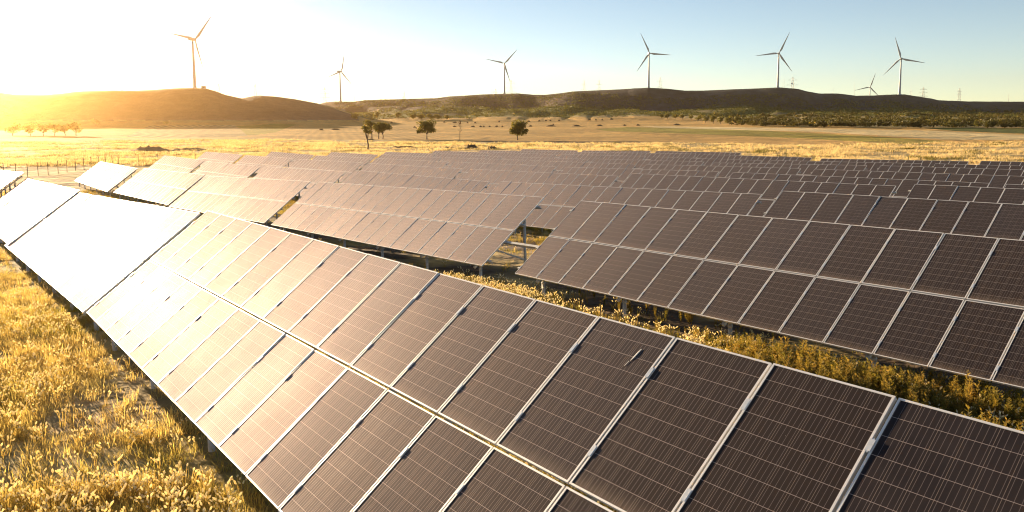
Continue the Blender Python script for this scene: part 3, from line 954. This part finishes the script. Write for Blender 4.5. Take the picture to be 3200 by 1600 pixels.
# bare tree
x, y, z = ground_at(1437, 437); k = math.hypot(x, y) / F
root = empty('bare_tree', (x, y, z), (0, 0, 0), 'nearly leafless slender tree standing between two leafy trees', 'tree')
b = MB(); H = 60 * k
b.tube([(0, 0, -0.2), (0.05, 0, H * 0.4), (0.25, 0, H * 0.72), (0.15, 0, H)], [0.13, 0.11, 0.075, 0.02], 7)
rb = random.Random(4)
for i in range(16):
    s = 0.28 + 0.62 * rb.random(); a = rb.random() * 6.28; ln = H * (0.30 - 0.18 * s) * (0.8 + 0.5 * rb.random())
    p = Vector((0.1, 0, H * s)); q = p + Vector((math.cos(a) * ln * 0.7, math.sin(a) * ln * 0.7, ln * 0.8))
    b.tube([p, p.lerp(q, 0.5) + Vector((0, 0, -0.1)), q], [0.045, 0.03, 0.012], 5)
    q2 = p.lerp(q, 0.6); b.tube([q2, q2 + Vector((math.cos(a + 1) * ln * 0.3, math.sin(a + 1) * ln * 0.3, ln * 0.35))], [0.022, 0.008], 4)
link('trunk', b.mesh('trunk', M_BARK, True), root)
V, Fq, C = leaf_cloud([(0.2, 0, H * 0.95), (0.2, 0, H * 0.86)], [(0.5, 0.5, 0.6)] * 2, 70, 0.2, [(0.16, 0.07, 0.03), (0.12, 0.06, 0.03)], np.random.default_rng(2))
link('crown', np_mesh('crown', V, Fq, M_LEAF, C), root)

# clump of bushes at the foot of the scrub slope and hazy trees at the left edge: things one can tell apart
k_i = 0
for (u, v, top, w, lab) in [(1292, 372, 357, 26, 'leftmost dark bush of the row at the foot of the scrub slope'), (1318, 373, 358, 30, 'second dark bush from the left at the foot of the scrub slope'), (1345, 374, 358, 30, 'third dark bush from the left at the foot of the scrub slope'), (1368, 374, 361, 24, 'fourth dark bush from the left at the foot of the scrub slope'), (1395, 374, 361, 20, 'rightmost dark bush of the row at the foot of the scrub slope'),
                            (1110, 375, 352, 34, 'hazy tree at the foot of the left hill end'), (1180, 372, 350, 26, 'hazy tree just right of the left hill end'), (1245, 371, 352, 22, 'small hazy tree left of the dark bush row')]:
    k_i += 1
    tree_at(u, v, top, w, 4, lab, 30 + k_i, G1, 380, 7, ls=0.9)
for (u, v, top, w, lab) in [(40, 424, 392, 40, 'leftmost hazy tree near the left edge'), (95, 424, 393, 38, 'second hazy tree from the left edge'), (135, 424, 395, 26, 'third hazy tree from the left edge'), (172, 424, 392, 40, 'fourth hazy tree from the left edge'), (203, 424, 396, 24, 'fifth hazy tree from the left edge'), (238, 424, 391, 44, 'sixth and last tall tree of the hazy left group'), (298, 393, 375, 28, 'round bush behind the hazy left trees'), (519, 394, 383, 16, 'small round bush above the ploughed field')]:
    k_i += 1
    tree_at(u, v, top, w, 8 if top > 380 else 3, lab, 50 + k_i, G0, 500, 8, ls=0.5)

# trees at the left end of the wood
EDGE = [(2068, 372, 358, 20), (2086, 373, 357, 26), (2110, 373, 356, 24), (2133, 374, 358, 26), (2160, 376, 359, 20), (2180, 381, 361, 30), (2205, 384, 363, 28), (2230, 386, 362, 30), (2252, 387, 364, 28), (2240, 372, 352, 30), (2278, 390, 366, 30), (2304, 391, 366, 26)]
for n_, (u, v, top, w) in enumerate(EDGE):
    lab = f"dark rounded tree, {ORD[n_ + 1] + ' from the left' if n_ < 10 else 'second last' if n_ == 10 else 'last'} in the loose line leading to the wood"
    tree_at(u, v, top, w, 5, lab, 80 + n_, G2, 520, 8, ls=0.55, group='trees at the left end of the wood')

# the wood itself: one dark mass
def wood():
    r = np.random.default_rng(5)
    VV, FF, CC = [], [], []
    nb = 0
    pts = []
    while len(pts) < 1000:
        u = r.uniform(2290, 3700); lo = np.interp(u, [2290, 2500, 2800, 3700], [366, 353, 348, 345]); hi = np.interp(u, [2290, 2500, 2850, 3700], [391, 397, 399, 402])
        v = lo + (hi - lo) * r.random() ** 0.55
        pts.append((u, v + 3))
    for (u, v) in pts:
        x, y, z = ground_at(u, v)
        hh = r.uniform(3.6, 7.0); w = r.uniform(5, 9)
        n = 7
        cen = [(x + w * 0.32 * r.normal(), y + w * 0.32 * r.normal(), z + hh * r.uniform(0.35, 0.8)) for _ in range(n)]
        rad = [(w * 0.24, w * 0.24, hh * 0.22)] * n
        V, Fq, C = leaf_cloud(cen, rad, 170, 0.62, G2 if r.random() < 0.6 else G1, r)
        C = C * r.uniform(0.28, 0.68)
        VV.append(V); FF.append(Fq + nb); CC.append(C); nb += len(V)
    o = link('woodland', np_mesh('woodland', np.concatenate(VV), np.concatenate(FF), M_LEAF, np.concatenate(CC)))
    tag(o, 'dense dark green wood below the right hills', 'wood', kind='stuff')


wood()


def scrub():
    """low bushes over the slopes"""
    r = np.random.default_rng(15)
    n = 17000
    u = r.uniform(1050, 3400, n)
    az = np.arctan2(u - CX, F)
    rc = np.interp(az, CR[0], CR[1])
    d = 1150 + (rc - 60 - 1150) * r.random(n) ** 0.8
    x, y = d * np.sin(az), d * np.cos(az)
    keep = fbm(x / 60, y / 60, 61, 3) < 0.63
    x, y = x[keep], y[keep]
    z = z_rel(x, y) + EYE
    n = len(x)
    s = r.uniform(0.8, 2.4, n)
    cen = np.stack([x, y, z + s * 0.35], 1)
    VV, FF, CC = [], [], []
    V, Fq, C = leaf_cloud(cen, np.stack([s, s, s * 0.7], 1), n * 9, 0.75, [(0.085, 0.09, 0.025), (0.14, 0.135, 0.04)], r)
    o = link('scrub', np_mesh('scrub', V, Fq, M_LEAF, C))
    tag(o, 'low green scrub over the slope below the hills', 'scrub', kind='stuff')


scrub()

# ------------------------------------------------------------------ earth mounds
def mound_mesh(seed, w, dp, h):
    r = np.random.default_rng(seed)
    n, m = 26, 9
    V = [(0, 0, h)]; 
    for j in range(1, m + 1):
        q = j / m
        for i in range(n):
            a = 2 * math.pi * i / n
            k = q * (1 + 0.18 * math.sin(2 * a + seed) + 0.1 * r.normal() * (q < 1))
            zz = h * (1 - q * q) ** 1.2 * (1 + 0.25 * r.normal()) if j < m else -0.3
            V.append((w / 2 * k * math.cos(a), dp / 2 * k * math.sin(a), zz))
    fs = [(0, 1 + i, 1 + (i + 1) % n) for i in range(n)]
    for j in range(m - 1):
        for i in range(n):
            a = 1 + j * n + i; c = 1 + j * n + (i + 1) % n
            fs.append((a, a + n, c + n, c))
    b = MB(); b.add(V, fs)
    return b.mesh('earth_mound', M_MOUND, True)


MD = [mound_mesh(s, 1.0, 0.7, 1.0) for s in (1, 2, 3, 4)]


def mound(u, v, wpx, hpx, label, group=None, i=0, mt=None):
    x, y, z = ground_at(u, v)
    k = math.hypot(x, y) / F
    o = link('earth_mound', MD[i % 4], None, (x, y, z - 0.05), (0, 0, -math.atan2(x, y)))
    if mt is not None:
        o.data = o.data.copy(); o.data.materials[0] = mt
    o.scale = (wpx * k, wpx * k, max(0.3, hpx * k))
    tag(o, label, 'mound', group)


mound(1475, 465, 46, 12, 'big dark earth mound at the back edge of the solar field')
mound(1538, 466, 42, 8, 'lower dark earth mound right of the big mound')
mound(472, 473, 112, 12, 'long brown earth bank in the hazy grass on the left', mt=M_BANK)
mound(590, 470, 130, 6, 'low brown earth bank right of the long hazy bank', mt=M_BANK)
mound(1262, 462, 110, 5, 'long low earth bank behind the slim young tree')
mound(1405, 463, 40, 4, 'flat earth heap left of the big mound')
mound(1159, 438, 26, 4, 'small heap by the foot of the clump of three trees')
FM = [(1048, 406, 28), (1004, 407, 14), (1224, 385, 8), (1296, 399, 12), (1388, 383, 8), (1421, 384, 14), (1421, 397, 14), (1461, 385, 8), (1485, 385, 8), (1478, 397, 14), (1502, 397, 10), (1512, 397, 8), (1530, 397, 8), (1552, 396.5, 10), (1570, 396.5, 7), (1560, 382, 8), (1652, 380.5, 12), (1685, 379.5, 8), (1706, 378.5, 9), (1720, 378.5, 9), (1747, 378, 8), (1658, 395.5, 11), (1722, 395, 32), (1729, 391, 8), (1802, 394.5, 28), (1842, 376, 12), (1862, 376, 8), (1882, 375.5, 8), (1911, 374, 11), (1874, 393.5, 18), (1952, 393, 10), (1994, 392.5, 16), (2115, 390.5, 22)]
for i, (u, v, w) in enumerate(FM):
    mound(u, v, w, 3.6, 'small dark manure heap on the far stubble field', 'dark heaps dotted over the stubble field', i)

# ------------------------------------------------------------------ wire fence on the left
def fence():
    pts = [(50 / 4.025, 460 + 370 / 4.025)]
    for px, py in ((203, 372), (350, 380), (482, 360), (608, 352), (733, 330), (845, 318), (953, 298), (1058, 284), (1150, 270), (1245, 258), (1330, 248), (1413, 232), (1493, 218), (1745, 218), (1990, 212), (2228, 208), (2463, 204)):
        pts.append((px / 4.025, 460 + py / 4.025))
    pts += [(674, 509), (745, 507), (826, 504)]
    P = [Vector(ground_at(*p)) for p in pts]
    root = empty('wire_fence', P[0], (0, 0, 0), 'thin wire fence on slim posts across the hazy grass on the left', 'fence')
    b = MB(); b.tube([(0, 0, -0.3), (0, 0, 1.75)], [0.045, 0.04], 8); b.tube([(0, 0, 1.75), (0, 0, 1.79)], [0.055, 0.05], 8)
    pm = b.mesh('post', M_POST)
    for p in P: link('post', pm, root, p - P[0])
    b = MB()
    for h in (0.35, 0.75, 1.15, 1.6):
        for a, c in zip(P[:-1], P[1:]):
            b.bar(a - P[0] + Vector((0, 0, h)), c - P[0] + Vector((0, 0, h)), 0.012)
    link('wire', b.mesh('wire', M_POST), root)


fence()

# ------------------------------------------------------------------ grass and weeds
def blade_tuft(r, n, h, spread, wid, bend):
    V, F, T = [], [], []
    for i in range(n):
        a = r.random() * 6.283; rr = spread * math.sqrt(r.random())
        bx, by = rr * math.cos(a), rr * math.sin(a)
        a2 = a + r.normal() * 0.8
        hh = h * (0.55 + 0.6 * r.random()); bd = bend * hh * (0.4 + r.random())
        w = wid * (0.7 + 0.6 * r.random()); px, py = -math.sin(a2) * w, math.cos(a2) * w
        k = len(V)
        for s in (0, 0.55, 1.0):
            ox, oy, oz = bx + math.cos(a2) * bd * s * s, by + math.sin(a2) * bd * s * s, hh * s * (1 - 0.15 * s)
            q = (1 - s * 0.92)
            V += [(ox - px * q, oy - py * q, oz), (ox + px * q, oy + py * q, oz)]; T += [s, s]
        F += [(k, k + 1, k + 3, k + 2), (k + 2, k + 3, k + 5, k + 4)]
    return np.array(V), np.array(F), np.array(T)


def foxtail(r, n, h):
    V, F, T = [], [], []
    for i in range(n):
        a = r.random() * 6.283; b0 = 0.05 * r.random()
        hh = h * (0.7 + 0.5 * r.random()); bd = 0.35 * hh * r.random()
        p = [(b0 * math.cos(a) + math.cos(a) * bd * s * s, b0 * math.sin(a) + math.sin(a) * bd * s * s, hh * s) for s in (0, 0.5, 1.0)]
        w = 0.0022; k = len(V)
        for q in p: V += [(q[0] - w, q[1] + w, q[2]), (q[0] + w, q[1] - w, q[2])]; T += [0.3, 0.3]
        F += [(k, k + 1, k + 3, k + 2), (k + 2, k + 3, k + 5, k + 4)]
        # seed head: a soft spindle
        tip = np.array(p[2]); dirn = np.array([math.cos(a) * 0.7, math.sin(a) * 0.7, 0.75]); dirn /= np.linalg.norm(dirn)
        s1 = np.cross(dirn, [0, 0, 1]); s1 /= np.linalg.norm(s1); s2 = np.cross(s1, dirn)
        ln = 0.034 + 0.018 * r.random(); k = len(V)
        for (q, rd) in ((0, 0.004), (0.3, 0.011), (0.7, 0.010), (1.0, 0.002)):
            for j in range(5):
                an = 6.283 * j / 5
                V.append(tuple(tip + dirn * ln * q + (s1 * math.cos(an) + s2 * math.sin(an)) * rd)); T.append(2.0)
        for q in range(3):
            for j in range(5):
                F.append((k + q * 5 + j, k + q * 5 + (j + 1) % 5, k + (q + 1) * 5 + (j + 1) % 5, k + (q + 1) * 5 + j))
    return np.array(V), np.array(F), np.array(T)


def weed(r, h):
    """branched weed: stem with many small leaf blades"""
    V, F, T = [], [], []
    for st in range(4):
        a = r.random() * 6.283; lean = 0.22 * h * r.random(); hh = h * (0.6 + 0.4 * r.random())
        k = len(V); w = 0.005
        top = np.array([math.cos(a) * lean, math.sin(a) * lean, hh])
        V += [(-w, w, 0), (w, -w, 0), tuple(top + (w * .3, 0, 0)), tuple(top - (w * .3, 0, 0))]; T += [0.2] * 4; F.append((k, k + 1, k + 2, k + 3))
        for i in range(34):
            s = 0.2 + 0.8 * r.random(); p = top * s; b = r.random() * 6.283
            ln = (0.035 + 0.06 * r.random()) * (1.3 - s * 0.6); ww = ln * 0.2
            dv = np.array([math.cos(b) * 0.8, math.sin(b) * 0.8, 0.5 + 0.4 * r.random()]) * ln
            sd = np.array([-math.sin(b), math.cos(b), 0]) * ww
            k = len(V)
            V += [tuple(p), tuple(p + dv * 0.5 + sd), tuple(p + dv), tuple(p + dv * 0.5 - sd)]; tt = 0.5 + 0.6 * s * r.random(); T += [tt] * 4
            F.append((k, k + 1, k + 2, k + 3))
    return np.array(V), np.array(F), np.array(T)


def scatter(name, temps, x, y, sc, pal, label, cat, r, head=(0.92, 0.86, 0.70), matl=None):
    """one mesh of many tufts; pal = function(n index arrays) -> base colour per tuft (n,3)"""
    z = z_rel(x, y) + EYE
    which = r.integers(0, len(temps), len(x)); rot = r.random(len(x)) * 6.283
    VV, FF, CC, nb = [], [], [], 0
    for k, (tv, tf, tt) in enumerate(temps):
        i = np.where(which == k)[0]
        if len(i) == 0: continue
        c, s = np.cos(rot[i])[:, None], np.sin(rot[i])[:, None]
        X = (tv[None, :, 0] * c - tv[None, :, 1] * s) * sc[i][:, None] + x[i][:, None]
        Y = (tv[None, :, 0] * s + tv[None, :, 1] * c) * sc[i][:, None] + y[i][:, None]
        Z = tv[None, :, 2] * sc[i][:, None] + z[i][:, None]
        V = np.stack([X, Y, Z], -1)
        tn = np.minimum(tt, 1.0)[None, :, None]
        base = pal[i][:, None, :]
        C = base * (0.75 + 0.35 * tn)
        C = np.where((tt > 1.5)[None, :, None], np.array(head)[None, None, :] * (0.85 + 0.3 * r.random((len(i), 1, 1))), C)
        FF.append((tf[None] + (np.arange(len(i)) * len(tv))[:, None, None]).reshape(-1, 4) + nb)
        VV.append(V.reshape(-1, 3)); CC.append(C.reshape(-1, 3)); nb += V.shape[0] * V.shape[1]
    me = np_mesh(name, np.concatenate(VV), np.concatenate(FF), matl or M_GRASS, np.concatenate(CC))
    o = link(name, me)
    tag(o, label, cat, kind='stuff')
    return o


def in_frame(x, y, z, m=1100):
    u, v, dep = project(x, y, z)
    return (dep > 1) & (u > -m) & (u < W + m) & (v > -m) & (v < HGT + m)


def eq(x, y): return x * P0[0] + y * P0[1], x * Q0[0] + y * Q0[1]


def grasses():
    r = np.random.default_rng(21)
    # near meadow left of and between the front rows
    n = 240000
    d = 4 + 86 * r.random(n) ** 1.25
    az = r.uniform(-1.0, 0.9, n)
    x, y = d * np.sin(az), d * np.cos(az)
    e, q = eq(x, y)
    z = z_rel(x, y) + EYE
    bare = fbm(x / 3.0, y / 3.0, 71, 4)
    big = fbm(x / 9 + 3, y / 5, 81, 3)
    keep = in_frame(x, y, z) & (r.random(n) < np.clip((0.62 - bare) * 6, 0.16, 1)) & (q < 36)
    under = ((q - 2.75) % 11.18 < 2.3) & (q > 2.75)
    keep &= ~(under & (r.random(n) < 0.75))
    keep &= ~((np.abs(e + 28.5) < 8) & (np.abs(q - 20.2) < 3.0) & (r.random(n) < 0.93))
    # thin brown strip of bare earth in the foreground
    sx, sy = x + 6.8, y - 9.9; tt = np.clip((sx * 2.8 + sy * 0.4) / (2.8 ** 2 + 0.4 ** 2), -0.6, 1.3)
    dist = np.hypot(sx - 2.8 * tt, sy - 0.4 * tt) + (fbm(x / 0.8, y / 0.8, 151, 2) - 0.5) * 0.7
    keep &= ~((dist < 0.8) & (r.random(n) < 0.85))
    aisle = (q > 5.5) & (q < 19)                          # bare earth under the second row and along the far half of the aisle
    keep &= ~(aisle & (r.random(n) > np.interp(e, [-60, -40, -24, -20, 3], [0.6, 0.25, 0.12, 1.0, 1.0]) * np.where(q > 14.8, 0.10, 1.0)))
    x, y, bare, big = x[keep], y[keep], bare[keep], big[keep]
    n = len(x)
    temps = [blade_tuft(r, 20, 0.085, 0.11, 0.0045, 1.0) for _ in range(4)] + [blade_tuft(r, 12, 0.17, 0.08, 0.004, 0.6) for _ in range(2)]
    g = np.clip((big - 0.48) * 6, 0, 1)[:, None]
    pal = np.array((0.80, 0.63, 0.25)) * (1 - g) + np.array((0.42, 0.38, 0.05)) * g  # straw tone brightened to hold the low sun's golden glow
    e3, q3 = eq(x, y)
    ol = np.clip((q3 - 8) / 2, 0, 1)[:, None]            # greener in the aisle between the rows
    pal = pal * (1 - ol) + np.array((0.33, 0.27, 0.06)) * ol
    br = np.clip((fbm(x / 1.3, y / 1.3, 141, 3) - 0.52) * 6, 0, 1)[:, None] * 0.7
    pal = pal * (1 - br) + np.array((0.40, 0.27, 0.10)) * br
    pal = pal * r.uniform(0.75, 1.25, (n, 1))
    dd = np.hypot(x, y)
    scatter('grass', temps, x, y, r.uniform(0.7, 1.4, n) * (1 + dd / 90), pal, 'short golden and green grass around the solar tables', 'grass', r)
    # foxtails with pale seed heads
    i = r.random(n) < np.clip((big - 0.30) * 1.2, 0.06, 0.6)
    e3, q3 = eq(x, y)
    i |= (q3 > 11) & (q3 < 14.8) & (e3 > -22) & (e3 < -9) & (r.random(n) < 0.5)
    i &= (dd < 55)
    x2, y2 = x[i], y[i]; n2 = len(x2)
    temps = [foxtail(r, 5, 0.21) for _ in range(5)]
    pal = np.tile(np.array((0.40, 0.29, 0.10)), (n2, 1)) * r.uniform(0.8, 1.2, (n2, 1))
    scatter('foxtail_grass', temps, x2, y2, r.uniform(0.7, 1.25, n2), pal, 'pale foxtail seed heads nodding over the grass', 'foxtail grass', r)
    # taller weeds behind the front row and along the second row
    n = 60000
    ee = r.uniform(-40, 3, n); qq = np.where(r.random(n) < 0.85, r.normal(12.5, 1.0, n), r.normal(24.0, 0.9, n))
    x, y = P0[0] * ee + Q0[0] * qq, P0[1] * ee + Q0[1] * qq
    z = z_rel(x, y) + EYE
    cl = fbm(ee / 2.0, qq / 1.4, 91, 3)
    dens = np.interp(ee, [-40, -26, -21, -16, -12, 3], [0.10, 0.10, 0.08, 0.5, 1, 1])
    keep = in_frame(x, y, z) & (r.random(n) < dens * np.clip((cl - 0.40) * 5, 0.06, 1) * 0.22)
    x, y, ee, cl = x[keep], y[keep], ee[keep], cl[keep]; n = len(x)
    temps = [weed(r, 0.62) for _ in range(6)]
    g = r.random((n, 1)) * 0.8
    pal = np.array((0.36, 0.245, 0.06)) * (1 - g) + np.array((0.17, 0.16, 0.025)) * g
    sc = r.uniform(0.4, 1.0, n) * np.interp(ee, [-40, -18, -12, 3], [0.55, 0.6, 0.85, 0.95]) * np.clip(0.6 + (cl - 0.45) * 3, 0.6, 1.3)
    scatter('weeds', temps, x, y, sc, pal, 'golden weeds growing behind the front row of panels', 'weeds', r)
    # tall straw grass beyond the solar field
    n = 160000
    d = 95 + 330 * r.random(n) ** 1.15
    az = r.uniform(-0.85, 0.85, n)
    x, y = d * np.sin(az), d * np.cos(az)
    e, q = eq(x, y)
    z = z_rel(x, y) + EYE
    u, v, dep = project(x, y, z)
    cl = fbm(x / 11, y / 11, 51, 4)
    lim = np.interp(u, [0, 800, 1000, 1500, 2000, 2500, 3000, 3200], [436, 432, 440, 445, 446, 452, 446, 443])
    out = (e < -141) | (q > 109)
    keep = out & (v > lim) & (u > -1200) & (u < W + 1200) & (r.random(n) < np.clip((cl - 0.36) * 5, 0.08, 1))
    x, y, cl, u, v = x[keep], y[keep], cl[keep], u[keep], v[keep]; n = len(x)
    temps = [blade_tuft(r, 9, 0.62, 0.42, 0.045, 0.35) for _ in range(6)]
    k = (fbm(x / 5, y / 5, 33, 3) > 0.63)[:, None] * np.interp(u, [0, 1500, 2600], [0.5, 0.8, 1.0])[:, None]
    pal = np.array((0.66, 0.52, 0.31)) * (1 - k) + np.array((0.17, 0.15, 0.045)) * k
    pal = pal * r.uniform(0.75, 1.2, (n, 1))
    scatter('straw_grass', temps, x, y, r.uniform(0.5, 1.3, n) * np.interp(cl, [0.3, 0.65], [0.6, 1.15]), pal, 'tall straw coloured grass beyond the solar field', 'dry grass', r)


grasses()

# ------------------------------------------------------------------ haze
HAZE = True
if HAZE:
    m, nt, out = mat('haze_air')
    pv = N(nt, "ShaderNodeVolumePrincipled")
    pv.inputs['Color'].default_value = (1.0, 0.61, 0.24, 1)
    pv.inputs['Density'].default_value = 1 / 11000.0
    pv.inputs['Anisotropy'].default_value = 0.915
    L(nt, pv.outputs[0], out.inputs['Volume'])
    b = MB(); b.box(-3300, 3300, -3300, 3300, -60, 175)
    o = link('haze', b.mesh('haze', m))
    tag(o, 'warm evening haze over the plain', 'haze', kind='stuff')
